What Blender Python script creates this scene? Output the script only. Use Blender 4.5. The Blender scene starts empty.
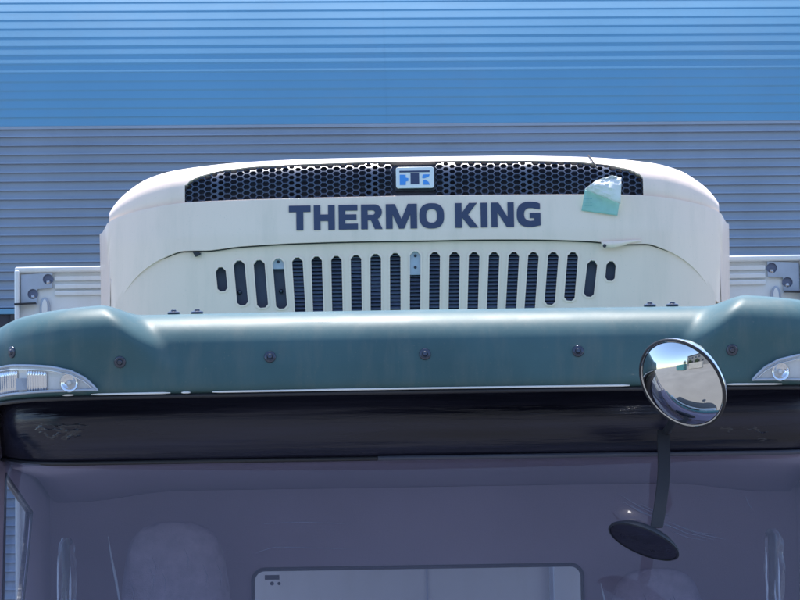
import bpy, bmesh, math, random
from mathutils import Vector, Matrix, noise
random.seed(7)
S = bpy.context.scene
C = S.collection

# ------------------------------------------------------------------ camera
FPX = 3160.0
PITCH = math.atan(326 / FPX); ROLL = math.radians(0.9); EYE = Vector((0, 0, 1.6))
_f = Vector((0, math.cos(PITCH), math.sin(PITCH)))
_r0 = Vector((1, 0, 0)); _u0 = Vector((0, -math.sin(PITCH), math.cos(PITCH)))
_r = math.cos(ROLL) * _r0 - math.sin(ROLL) * _u0
_u = math.sin(ROLL) * _r0 + math.cos(ROLL) * _u0
cam = bpy.data.cameras.new('camera'); camo = bpy.data.objects.new('camera', cam); C.objects.link(camo)
m = Matrix.Identity(4)
for i in range(3):
    m[i][0] = _r[i]; m[i][1] = _u[i]; m[i][2] = -_f[i]; m[i][3] = EYE[i]
camo.matrix_world = m
cam.sensor_width = 36; cam.lens = FPX / 800 * 36; cam.clip_end = 2000; cam.clip_start = 0.1
S.camera = camo

# ------------------------------------------------------------------ light
SUN_EL = math.radians(72); SUN_AZ = math.radians(-8)      # azimuth from +Y towards +X
w = bpy.data.worlds.new('World'); S.world = w; w.use_nodes = True
nt = w.node_tree; nt.nodes.clear()
sky = nt.nodes.new('ShaderNodeTexSky'); sky.sky_type = 'NISHITA'; sky.sun_disc = False
sky.sun_elevation = SUN_EL; sky.sun_rotation = SUN_AZ
sky.air_density = 1.0; sky.dust_density = 0.6; sky.ozone_density = 1.6
bg = nt.nodes.new('ShaderNodeBackground'); bg.inputs[1].default_value = 0.15
wo = nt.nodes.new('ShaderNodeOutputWorld')
nt.links.new(sky.outputs[0], bg.inputs[0]); nt.links.new(bg.outputs[0], wo.inputs[0])
sl = bpy.data.lights.new('sun', 'SUN'); sl.energy = 4.0; sl.angle = math.radians(0.53); sl.color = (1, 0.96, 0.9)
so = bpy.data.objects.new('sun', sl); C.objects.link(so)
sd = Vector((math.cos(SUN_EL) * math.sin(SUN_AZ), math.cos(SUN_EL) * math.cos(SUN_AZ), math.sin(SUN_EL)))
so.rotation_euler = sd.to_track_quat('Z', 'Y').to_euler(); so.location = (10, 10, 30)
S.view_settings.view_transform = 'Standard'; S.view_settings.look = 'None'
S.view_settings.gamma = 1; S.view_settings.use_curve_mapping = False
S.view_settings.exposure = 1.2
S.cycles.max_bounces = 10; S.cycles.transparent_max_bounces = 12

# ------------------------------------------------------------------ helpers
X0 = 0.06; Y0 = 8.2                                        # truck origin on the ground
def at(px, py, Y):
    d = _f * FPX + _r * (px - 400) + _u * (300 - py)
    return EYE + d * (Y / d.y)
def at_x(px, py, X):
    d = _f * FPX + _r * (px - 400) + _u * (300 - py)
    return EYE + d * (X / d.x)
def L(px, py, Y):                                          # pixel at depth -> truck local
    p = at(px, py, Y); return Vector((p.x - X0, p.y - Y0, p.z))
def sm(a, b, x):
    t = max(0, min(1, (x - a) / (b - a))); return t * t * (3 - 2 * t)
def interp(pts, x):
    if x <= pts[0][0]: return pts[0][1]
    for (a, b), (c, d) in zip(pts, pts[1:]):
        if x <= c: return b + (d - b) * (x - a) / (c - a)
    return pts[-1][1]

def smooth_pts(P, n=8):
    """densify an outline with a monotone cubic"""
    m = [0] * len(P); d = [(P[i + 1][1] - P[i][1]) / max(1e-9, P[i + 1][0] - P[i][0]) for i in range(len(P) - 1)]
    m[0] = d[0]; m[-1] = d[-1]
    for i in range(1, len(P) - 1): m[i] = 0 if d[i - 1] * d[i] <= 0 else 2 * d[i - 1] * d[i] / (d[i - 1] + d[i])
    out = []
    for i in range(len(P) - 1):
        h = P[i + 1][0] - P[i][0]
        for k in range(n):
            t = k / n; out.append((P[i][0] + h * t, (2 * t ** 3 - 3 * t * t + 1) * P[i][1] + (t ** 3 - 2 * t * t + t) * h * m[i] + (3 * t * t - 2 * t ** 3) * P[i + 1][1] + (t ** 3 - t * t) * h * m[i + 1]))
    return out + [P[-1]]
def mat(name, col, rough=0.5, metal=0.0, spec=0.5, var=0.06, vscale=3.0, bump=0.0, bscale=60, coat=0.0, rvar=0.08, stretch=None, trans=0.0):
    M = bpy.data.materials.new(name); M.use_nodes = True
    n = M.node_tree; p = n.nodes['Principled BSDF']
    p.inputs['Roughness'].default_value = rough; p.inputs['Metallic'].default_value = metal
    p.inputs['Specular IOR Level'].default_value = spec; p.inputs['Coat Weight'].default_value = coat
    p.inputs['Coat Roughness'].default_value = 0.05
    tc = n.nodes.new('ShaderNodeTexCoord'); mp = n.nodes.new('ShaderNodeMapping')
    n.links.new(tc.outputs['Object'], mp.inputs[0])
    if stretch: mp.inputs['Scale'].default_value = stretch
    nz = n.nodes.new('ShaderNodeTexNoise'); nz.inputs['Scale'].default_value = vscale; nz.inputs['Detail'].default_value = 8
    n.links.new(mp.outputs[0], nz.inputs['Vector'])
    mr = n.nodes.new('ShaderNodeMapRange'); mr.inputs[1].default_value = 0.3; mr.inputs[2].default_value = 0.7
    mr.inputs[3].default_value = 1 - var; mr.inputs[4].default_value = 1 + var
    n.links.new(nz.outputs[0], mr.inputs[0])
    mx = n.nodes.new('ShaderNodeVectorMath'); mx.operation = 'SCALE'; mx.inputs[0].default_value = col
    n.links.new(mr.outputs[0], mx.inputs['Scale']); n.links.new(mx.outputs[0], p.inputs['Base Color'])
    rr = n.nodes.new('ShaderNodeMapRange'); rr.inputs[1].default_value = 0.3; rr.inputs[2].default_value = 0.7
    rr.inputs[3].default_value = max(0, rough - rvar); rr.inputs[4].default_value = rough + rvar
    n.links.new(nz.outputs[0], rr.inputs[0]); n.links.new(rr.outputs[0], p.inputs['Roughness'])
    if bump:
        b = n.nodes.new('ShaderNodeBump'); b.inputs['Strength'].default_value = bump; b.inputs['Distance'].default_value = 0.01
        n2 = n.nodes.new('ShaderNodeTexNoise'); n2.inputs['Scale'].default_value = bscale; n2.inputs['Detail'].default_value = 5
        n.links.new(mp.outputs[0], n2.inputs['Vector']); n.links.new(n2.outputs[0], b.inputs['Height'])
        n.links.new(b.outputs[0], p.inputs['Normal'])
    if trans:
        t = n.nodes.new('ShaderNodeBsdfTranslucent'); t.inputs[0].default_value = (*col, 1)
        ms = n.nodes.new('ShaderNodeMixShader'); ms.inputs[0].default_value = trans
        o = n.nodes['Material Output']
        n.links.new(p.outputs[0], ms.inputs[1]); n.links.new(t.outputs[0], ms.inputs[2]); n.links.new(ms.outputs[0], o.inputs[0])
    return M

def glass_mat(name, tint, rough=0.02, film=0.0, filmcol=(0.5, 0.55, 0.7), bump=0.0, bscale=8, ior=1.5):
    """thin sheet: tinted see-through + mirror reflection + a diffuse veil for film and painted haze"""
    M = bpy.data.materials.new(name); M.use_nodes = True
    n = M.node_tree; n.nodes.clear(); o = n.nodes.new('ShaderNodeOutputMaterial')
    tr = n.nodes.new('ShaderNodeBsdfTransparent'); tr.inputs[0].default_value = (*tint, 1)
    gl = n.nodes.new('ShaderNodeBsdfGlossy'); gl.inputs['Roughness'].default_value = rough
    fr = n.nodes.new('ShaderNodeFresnel')
    ge = n.nodes.new('ShaderNodeNewGeometry'); io = n.nodes.new('ShaderNodeMapRange')   # the node inverts the ior on back faces; a thin sheet reflects alike from both sides
    io.inputs[3].default_value = ior; io.inputs[4].default_value = 1 / ior
    n.links.new(ge.outputs['Backfacing'], io.inputs[0]); n.links.new(io.outputs[0], fr.inputs[0])
    a = n.nodes.new('ShaderNodeMixShader')
    n.links.new(fr.outputs[0], a.inputs[0]); n.links.new(tr.outputs[0], a.inputs[1]); n.links.new(gl.outputs[0], a.inputs[2])
    last = a
    if bump:
        b = n.nodes.new('ShaderNodeBump'); b.inputs['Strength'].default_value = bump; b.inputs['Distance'].default_value = 0.01
        n2 = n.nodes.new('ShaderNodeTexNoise'); n2.inputs['Scale'].default_value = bscale; n2.inputs['Detail'].default_value = 4
        n2.inputs['Distortion'].default_value = 1.5
        tc = n.nodes.new('ShaderNodeTexCoord'); n.links.new(tc.outputs['Object'], n2.inputs['Vector'])
        n.links.new(n2.outputs[0], b.inputs['Height']); n.links.new(b.outputs[0], gl.inputs['Normal']); n.links.new(b.outputs[0], fr.inputs['Normal'])
    if film:
        d = n.nodes.new('ShaderNodeBsdfDiffuse'); d.inputs[0].default_value = (*filmcol, 1)
        tl = n.nodes.new('ShaderNodeBsdfTranslucent'); tl.inputs[0].default_value = (*filmcol, 1)
        ad = n.nodes.new('ShaderNodeMixShader'); n.links.new(d.outputs[0], ad.inputs[1]); n.links.new(tl.outputs[0], ad.inputs[2])
        nz = n.nodes.new('ShaderNodeTexNoise'); nz.inputs['Scale'].default_value = 2.2; nz.inputs['Detail'].default_value = 9
        tc = n.nodes.new('ShaderNodeTexCoord'); n.links.new(tc.outputs['Object'], nz.inputs['Vector'])
        mr = n.nodes.new('ShaderNodeMapRange'); mr.inputs[1].default_value = .3; mr.inputs[2].default_value = .7
        mr.inputs[3].default_value = film * .85; mr.inputs[4].default_value = film * 1.15
        n.links.new(nz.outputs[0], mr.inputs[0])
        b2 = n.nodes.new('ShaderNodeMixShader'); n.links.new(mr.outputs[0], b2.inputs[0])
        n.links.new(a.outputs[0], b2.inputs[1]); n.links.new(ad.outputs[0], b2.inputs[2]); last = b2
    n.links.new(last.outputs[0], o.inputs[0])
    return M

M = dict(
    ground=mat('concrete_ground', (.14, .14, .14), .85, var=.15, vscale=.35, bump=.3, bscale=8),
    blue=mat('blue_cladding', (.10, .28, .455), .42, var=.07, vscale=.5, rvar=.05, bump=.25, bscale=1.3),
    grey=mat('grey_cladding', (.25, .315, .42), .36, var=.09, vscale=.5, rvar=.06, bump=.25, bscale=1.3),
    cream=mat('cream_gelcoat', (.87, .70, .60), .36, var=.025, vscale=2.5, bump=.02, bscale=30, coat=.25),
    cream2=mat('cream_panel', (.86, .695, .59), .42, var=.025, vscale=2.5, bump=.02, bscale=30),
    navy=mat('navy_lettering', (.035, .05, .115), .45, var=.04),
    black=mat('black_plastic', (.02, .024, .035), .45, var=.2, bump=.1, bscale=80),
    hexm=mat('grille_plastic', (.07, .09, .145), .32, spec=.4, var=.1),
    dark=mat('dark_recess', (.05, .062, .10), .6, var=.2),
    louver=mat('louvre_metal', (.13, .16, .26), .4, var=.1),
    silver=mat('silver_metal', (.55, .56, .58), .3, metal=.9, var=.08, vscale=20),
    chrome=mat('chrome', (.85, .86, .88), .05, metal=1, var=.02, rvar=.03),
    mirrorg=mat('mirror_glass', (.66, .67, .68), .012, metal=1, var=.02, rvar=.008, bump=.015, bscale=12),
    badge=mat('badge_white', (.75, .77, .78), .3, var=.02),
    bluelog=mat('badge_blue', (.06, .28, .72), .35, var=.03),
    visor=mat('teal_visor', (.054, .116, .134), .46, spec=.16, var=.10, vscale=5, bump=.02, bscale=40, coat=.06, rvar=.05),
    header=mat('black_gloss_header', (.015, .016, .032), .26, spec=.4, var=.5, vscale=5, rvar=.16, bump=.5, bscale=7, stretch=(.25, 1, 4)),
    rubber=mat('black_rubber', (.02, .02, .026), .6, var=.15),
    bolt=mat('bolt_metal', (.07, .08, .11), .25, metal=.7, var=.1),
    white=mat('white_paint', (.72, .75, .77), .35, var=.03, vscale=2, coat=.2),
    casting=mat('grey_casting', (.40, .46, .56), .45, metal=.2, var=.12, vscale=12),
    trim=mat('inner_trim', (.40, .34, .43), .7, var=.06, vscale=4, bump=.08, bscale=200),
    seat=mat('seat_cloth', (.34, .30, .385), .8, var=.15, vscale=30, bump=.3, bscale=300),
    tealpaint=mat('teal_cab_paint', (.05, .20, .21), .25, var=.03, coat=.5),
    tire=mat('tyre_rubber', (.03, .03, .03), .8, var=.2),
    wood=mat('beige_render', (.42, .40, .36), .8, var=.1, vscale=1),
    slotback=mat('slot_back', (.065, .08, .135), .5, var=.15, vscale=20),
    crink=mat('crinkled_black_film', (.02, .022, .035), .10, spec=.6, var=.1, bump=.5, bscale=60),
    darkwall=mat('dark_wall', (.17, .17, .17), .8, var=.1, vscale=1),
    leaf=mat('leaf', (.06, .10, .035), .7, var=.4, vscale=2),
    bark=mat('bark', (.12, .09, .06), .9, var=.3, vscale=8),
    paper=mat('white_tape', (.72, .74, .74), .8, spec=.2, var=.04, vscale=15, bump=.08, bscale=40),
    green=mat('teal_tape', (.30, .55, .51), .6, var=.08, vscale=30, bump=.2, bscale=40),
    ink=mat('pale_ink', (.10, .35, .36), .6),
    glass=glass_mat('windscreen_glass', (.80, .82, .90), .02, film=.105, filmcol=(.76, .71, 1.0)),  # violet film colour also paints in the haze reflected on the glass
    sideglass=glass_mat('side_glass', (.92, .95, .97), .01, ior=1.03),
    rearglass=glass_mat('rear_glass', (.95, .96, .97), .01, ior=1.2),
    film=glass_mat('crinkled_film', (.93, .93, .96), .10, film=.05, filmcol=(.6, .66, .8), bump=1.0, bscale=22, ior=1.3),
    headerfilm=glass_mat('header_film', (.96, .96, .98), .06, film=.006, filmcol=(.5, .5, .7), bump=.6, bscale=40),
    crease2=mat('film_edge_strip', (.05, .055, .085), .4, var=.2),
    film2=glass_mat('crinkled_wrap', (.95, .95, .97), .08, film=.03, filmcol=(.6, .66, .8), bump=1.0, bscale=30, ior=1.5),
    film_glint=mat('film_highlight', (.5, .56, .66), .3, spec=.6),  # pale colour standing in for glints on plastic film
    foldfilm=glass_mat('fold_film', (.9, .9, .95), .25, film=.06, filmcol=(.5, .5, .65), ior=1.6),
    lens=glass_mat('clear_lens', (.9, .92, .95), .03),
    crease=glass_mat('film_crease', (.7, .75, .85), .2, film=.25, filmcol=(.6, .7, .85)),
    pane=mat('dark_pane', (.03, .035, .05), .1, spec=.6, var=.1),
    duct=mat('dark_opening', (.035, .04, .06), .8, var=.2),
)

for n_, amt, tint in (('cream', .16, (.52, .47, .38)), ('cream2', .16, (.52, .47, .38)), ('white', .12, (.5, .48, .42)), ('visor', .22, (.16, .18, .17)), ('grey', .22, (.14, .17, .22)), ('blue', .16, (.16, .24, .33))):
    mm = M[n_]; n = mm.node_tree; p = n.nodes['Principled BSDF']; src = p.inputs['Base Color'].links[0].from_socket
    tc = n.nodes.new('ShaderNodeTexCoord'); mp = n.nodes.new('ShaderNodeMapping'); mp.inputs['Scale'].default_value = (1, 1, .16) if n_ not in ('grey', 'blue') else (.3, 1, .06)
    nz = n.nodes.new('ShaderNodeTexNoise'); nz.inputs['Scale'].default_value = 16 if n_ not in ('grey', 'blue') else 2.5; nz.inputs['Detail'].default_value = 10; nz.inputs['Roughness'].default_value = .65
    rp = n.nodes.new('ShaderNodeMapRange'); rp.inputs[1].default_value = .48; rp.inputs[2].default_value = .78; rp.inputs[3].default_value = 0; rp.inputs[4].default_value = amt * 2
    sp = n.nodes.new('ShaderNodeTexNoise'); sp.inputs['Scale'].default_value = 190; sp.inputs['Detail'].default_value = 3
    r2 = n.nodes.new('ShaderNodeMapRange'); r2.inputs[1].default_value = .66; r2.inputs[2].default_value = .74; r2.inputs[3].default_value = 0; r2.inputs[4].default_value = amt * 1.6
    ad = n.nodes.new('ShaderNodeMath'); ad.operation = 'ADD'; ad.use_clamp = True
    mx = n.nodes.new('ShaderNodeMix'); mx.data_type = 'RGBA'; mx.inputs[7].default_value = (*tint, 1)
    n.links.new(tc.outputs['Object'], mp.inputs[0]); n.links.new(mp.outputs[0], nz.inputs['Vector']); n.links.new(tc.outputs['Object'], sp.inputs['Vector'])
    n.links.new(nz.outputs[0], rp.inputs[0]); n.links.new(sp.outputs[0], r2.inputs[0]); n.links.new(rp.outputs[0], ad.inputs[0]); n.links.new(r2.outputs[0], ad.inputs[1])
    n.links.new(ad.outputs[0], mx.inputs[0]); n.links.new(src, mx.inputs[6]); n.links.new(mx.outputs[2], p.inputs['Base Color'])

class MB:
    def __init__(s): s.v = []; s.f = []
    def add(s, vs, fs):
        k = len(s.v); s.v += [tuple(v) for v in vs]; s.f += [tuple(i + k for i in f) for f in fs]; return s
    def box(s, a, b):
        x0, y0, z0 = a; x1, y1, z1 = b
        v = [(x0, y0, z0), (x1, y0, z0), (x1, y1, z0), (x0, y1, z0), (x0, y0, z1), (x1, y0, z1), (x1, y1, z1), (x0, y1, z1)]
        return s.add(v, [(0, 3, 2, 1), (4, 5, 6, 7), (0, 1, 5, 4), (1, 2, 6, 5), (2, 3, 7, 6), (3, 0, 4, 7)])
    def grid(s, fn, us, vs, loop=False):
        P = [[fn(u, v) for v in vs] for u in us]; n = len(vs); k = len(s.v)
        for row in P: s.v += [tuple(p) for p in row]
        for i in range(len(us) - 1):
            for j in range(n if loop else n - 1):
                a = k + i * n + j; b = k + i * n + (j + 1) % n
                s.f.append((a, a + n, b + n, b))
        return s
    def cap(s, idx): s.f.append(tuple(idx)); return s
    def prism(s, pts, off):                                # pts: 3d polygon, off: vector
        n = len(pts); off = Vector(off)
        v = [Vector(p) for p in pts] + [Vector(p) + off for p in pts]
        return s.add(v, [tuple(range(n)), tuple(range(2 * n - 1, n - 1, -1))] + [(i, i + n, (i + 1) % n + n, (i + 1) % n) for i in range(n)])
    def tube(s, pts, r, n=10, caps=True):
        pts = [Vector(p) for p in pts]; k = len(s.v); R = r if isinstance(r, (list, tuple)) else [r] * len(pts)
        ref = None
        for i, p in enumerate(pts):
            t = (pts[min(i + 1, len(pts) - 1)] - pts[max(i - 1, 0)]).normalized()
            if ref is None: ref = t.orthogonal().normalized()
            ref = (ref - t * ref.dot(t)).normalized(); q = t.cross(ref)
            for j in range(n):
                a = 2 * math.pi * j / n; s.v.append(tuple(p + (ref * math.cos(a) + q * math.sin(a)) * R[i]))
        for i in range(len(pts) - 1):
            for j in range(n):
                a = k + i * n + j; b = k + i * n + (j + 1) % n; s.f.append((a, b, b + n, a + n))
        if caps:
            s.f.append(tuple(k + j for j in reversed(range(n)))); e = k + (len(pts) - 1) * n; s.f.append(tuple(e + j for j in range(n)))
        return s
    def lathe(s, c, axis, prof, n=32):                     # prof: (radius, height along axis)
        c = Vector(c); axis = Vector(axis).normalized(); a1 = axis.orthogonal().normalized(); a2 = axis.cross(a1); k = len(s.v)
        for r, h in prof:
            for j in range(n):
                t = 2 * math.pi * j / n; s.v.append(tuple(c + axis * h + (a1 * math.cos(t) + a2 * math.sin(t)) * max(r, 1e-5)))
        for i in range(len(prof) - 1):
            for j in range(n):
                a = k + i * n + j; b = k + i * n + (j + 1) % n; s.f.append((a, b, b + n, a + n))
        return s
    def build(s, name, material, parent=None, smooth=40, bevel=0, solid=0, soff=-1, flip=True):
        me = bpy.data.meshes.new(name); me.from_pydata(s.v, [], s.f)
        if flip:
            bm = bmesh.new(); bm.from_mesh(me); bmesh.ops.recalc_face_normals(bm, faces=bm.faces); bm.to_mesh(me); bm.free()
        if material: me.materials.append(material)
        o = bpy.data.objects.new(name, me); C.objects.link(o)
        if parent: o.parent = parent
        if smooth:
            me.polygons.foreach_set('use_smooth', [True] * len(me.polygons)); me.set_sharp_from_angle(angle=math.radians(smooth))
        if solid:
            md = o.modifiers.new('solid', 'SOLIDIFY'); md.thickness = solid; md.offset = soff
        if bevel:
            md = o.modifiers.new('bevel', 'BEVEL'); md.width = bevel; md.segments = 3; md.limit_method = 'ANGLE'
        return o

def boolean(o, cutters):
    for c in cutters:
        md = o.modifiers.new('b', 'BOOLEAN'); md.operation = 'DIFFERENCE'; md.object = c; md.solver = 'EXACT'
    dg = bpy.context.evaluated_depsgraph_get(); dg.update()
    me = bpy.data.meshes.new_from_object(o.evaluated_get(dg)); 
    for md in list(o.modifiers): o.modifiers.remove(md)
    o.data = me
    me.polygons.foreach_set('use_smooth', [True] * len(me.polygons)); me.set_sharp_from_angle(angle=math.radians(30))
    for c in cutters: bpy.data.objects.remove(c)
def empty(name, loc, label=None, cat=None, group=None):
    o = bpy.data.objects.new(name, None); C.objects.link(o); o.location = loc; o.empty_display_size = .2
    if label: o['label'] = label; o['category'] = cat
    if group: o['group'] = group
    return o

# ------------------------------------------------------------------ ground
g = MB().grid(lambda u, v: (u, v, 0), [-400, -60, 0, 60, 400], [-400, -60, 0, 40, 400]).build('ground', M['ground'])
g['kind'] = 'structure'

# ------------------------------------------------------------------ warehouse with ribbed cladding
WY = 26.0; WYAW = math.radians(3)
wh = empty('warehouse', (0, WY, 0), 'ribbed metal warehouse wall behind the truck, grey below and blue above', 'building')
wh.rotation_euler.z = WYAW
PITCHC = 0.0745; ZB = 5.74
rib = [(0, -.034), (.05, -.0335), (.22, -.0160), (.5, -.0055), (.75, -.001), (.97, 0.0)]
rib_b = [(0, -.010), (.08, -.0095), (.3, -.0055), (.55, -.002), (.8, 0.0), (.95, 0)]
def clad_profile():
    pr = []; n = int(ZB / PITCHC)
    for i in range(n):
        for t, d in rib: pr.append((ZB - (n - i - t) * PITCHC, d))
    return pr
pl = clad_profile(); xs = [-40, -13.0, -6.5, -.06]; xs2 = [-.06, 6.5, 13, 40]
def clad(xa, ov): 
    return MB().grid(lambda u, v: (u, v[1] + ov, v[0]), xa, [(0, 0)] + pl)
clad(xs, 0).build('grey_cladding', M['grey'], wh, smooth=60)
clad([-.085] + xs2[1:], -.0025).build('grey_cladding', M['grey'], wh, smooth=60)
up = []                                                    # added bend lets the sun lighten the blue sheets towards the top
LEN = 3.6; TH0 = 0.02
def sun_bend(s):                                              # returns y, z, tilt
    y = 0; z = ZB + .012; n = 40
    for i in range(n):
        th = bend((i + .5) / n * s); y += math.sin(th) * s / n; z += math.cos(th) * s / n
    return y, z, bend(s)
def bend(s): return math.radians(11) + math.radians(17) * min(1.2, s / 1.15) + max(0, s - 1.5) * .45
s_ = 0
while s_ < LEN:
    _, _, th = sun_bend(s_); pc = PITCHC / max(.6, math.cos(th) - .19 * math.sin(th))
    for t, d in rib_b:
        y, z, th = sun_bend(s_ + t * pc); d2 = d * (.62 - .42 * sm(.1, .9, s_)) - .012
        up.append((y + d2 * math.cos(th), z - d2 * math.sin(th)))
    s_ += pc
ub = lambda xa, ov: MB().grid(lambda u, v: (u, v[0] + ov, v[1]), xa, up)
ub(xs, 0).build('blue_cladding', M['blue'], wh, smooth=60)
ub([-.085] + xs2[1:], -.0025).build('blue_cladding', M['blue'], wh, smooth=60)
ye, ze = up[-1]
MB().box((-40, -.026, ZB - .012), (40, -.002, ZB + .012)).build('flashing_strip', M['grey'], wh, bevel=.003)
MB().box((-40, ye, ze - .2), (40, ye + 22, ze)).build('roof', M['blue'], wh)
MB().box((-40, .05, 0), (40, .2, ZB)).build('inner_wall', M['wood'], wh)
p0 = at(0, 305, WY); p1 = at(14, 400, WY)
wfr = MB().box((-8.2, -.06, 3.45), (-3.0, -.03, 4.19)).build('strip_window', M['duct'], wh)
MB().box((-8.25, -.10, 4.19), (-2.95, -.022, 4.235)).build('frame', M['blue'], wfr, bevel=.004)
MB().box((-8.25, -.10, 3.40), (-2.95, -.022, 3.45)).build('frame', M['grey'], wfr, bevel=.004)
for k in range(5): MB().box((-8.2 + k * 1.25, -.085, 3.45), (-8.14 + k * 1.25, -.06, 4.19)).build('mullion', M['black'], wfr)

# ------------------------------------------------------------------ truck
tr = empty('delivery_truck', (X0, Y0, 0), 'delivery truck with teal roof visor and cream refrigeration unit above the cab', 'truck')

# --- visor
ZV = 1.6 + (626 - 388) / FPX * 8.0 + .004
prof = [(.030, -.012), (.004, -.008), (-.012, .006), (-.013, .045), (-.010, .078), (-.002, .121), (.021, .159), (.057, .187), (.105, .2025), (.16, .2075), (.28, .2085), (.40, .208)]
VW = 1.19
def catmull(P, t):
    n = len(P) - 1; t = t * n; i = min(int(t), n - 1); f = t - i
    p = [P[max(0, min(n, i + k))] for k in (-1, 0, 1, 2)]
    return tuple(.5 * ((2 * p[1][k]) + (-p[0][k] + p[2][k]) * f + (2 * p[0][k] - 5 * p[1][k] + 4 * p[2][k] - p[3][k]) * f * f + (-p[0][k] + 3 * p[1][k] - 3 * p[2][k] + p[3][k]) * f ** 3) for k in range(len(p[0])))
def visor_pt(x, t, off=0.0):
    y, h = catmull(prof, t)
    ax = abs(x); hf = h / .2085
    x_in = .83 - .16 * (1 - hf) * 1.1; x_in0 = x_in - .10
    wgt = sm(x_in0, x_in + .01, ax) * sm(0, .85, hf)
    y -= .048 * wgt * (1 - .35 * sm(.92, 1, hf)); h += .026 * wgt * hf
    e = max(0, ax - .80) / (VW - .80)
    h *= 1 - .17 * e ** 1.5 - .42 * max(0, e - .62) ** 1.5
    y += .05 * e ** 2 + .32 * e ** 4 + .03 * (ax / .8) ** 2
    return Vector((x, 8.0 - Y0 + y, ZV + h))
def visor_n(x, t):
    a = visor_pt(x + .002, t) - visor_pt(x - .002, t); b = visor_pt(x, min(1, t + .004)) - visor_pt(x, max(0, t - .004))
    n = a.cross(b).normalized(); return n if n.y < 0 or n.z > .5 else -n
ts = [i / 60 for i in range(61)]; xv = [-VW + 2 * VW * i / 260 for i in range(261)]
visor = MB().grid(lambda u, v: visor_pt(u, v), xv, ts).build('sun_visor', M['visor'], tr, smooth=80, solid=.005, soff=-1)
def visor_at(px, py):                                      # surface point + normal under a pixel
    best = None
    d = (_f * FPX + _r * (px - 400) + _u * (300 - py)); 
    for i in range(400):
        t = i / 400
        q = EYE + d * (8.0 / d.y); x = q.x - X0
        for _ in range(3):
            P = visor_pt(x, t); q = EYE + d * ((P.y + Y0) / d.y); x = q.x - X0
        e = abs(q.z - visor_pt(x, t).z)
        if t < .8 and (best is None or e < best[0]): best = (e, x, t)
    return visor_pt(best[1], best[2]), visor_n(best[1], best[2]), best[1], best[2]
for px, py in [(12, 352), (120, 362), (270, 357), (425, 354), (578, 351), (732, 350)]:
    P, n, _, _ = visor_at(px, py)
    MB().lathe(P, n, [(0, .009), (.005, .009), (.0075, .006), (.008, .0035), (.0135, .0035), (.0150, .002), (.0150, -.002)], 24).build('bolt', M['bolt'], visor, smooth=50)
    b = MB()
    for k in range(1): b.lathe(P + n * .0092, n, [(0, 0.0015), (.003, .001), (.0032, -.002)], 6)
    b.build('bolt_head', M['silver'], visor) if False else None
for px, py in [(179, 315), (202, 314), (644, 309), (666, 308)]:   # little clips along the top edge
    q = L(px, py, 8.36); P = visor_pt(q.x, .80)
    MB().lathe(P + Vector((0, 0, -.001)), (0, -.15, 1), [(0, .014), (.006, .0135), (.008, .010), (.015, .008), (.0165, .005), (.0155, .002), (.013, -.003)], 20).build('clip', M['bolt'], visor)
# bright edge strips under the visor
def strip(xa, xb, r=.0028):
    n = max(4, int((xb - xa) / .02))
    pts = [visor_pt(xa + (xb - xa) * i / n, .0) + Vector((0, -.034, .0045)) for i in range(n + 1)]
    MB().tube(pts, [r * .5] + [r] * (n - 1) + [r * .5], 8).build('trim_strip', M['white'], visor, smooth=80)
for a, b in [(61, 72), (90, 170), (181, 190), (212, 630), (726, 784)]:
    xa = L(a, 388, 8.0).x; xb = L(b, 388, 8.0).x; strip(xa, xb)
pts = [visor_pt(x, .0) + Vector((0, -.026, -.004)) for x in xv[2:-2]]
MB().tube(pts, .0055, 8).build('edge_seal', M['rubber'], visor, smooth=80)

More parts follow.
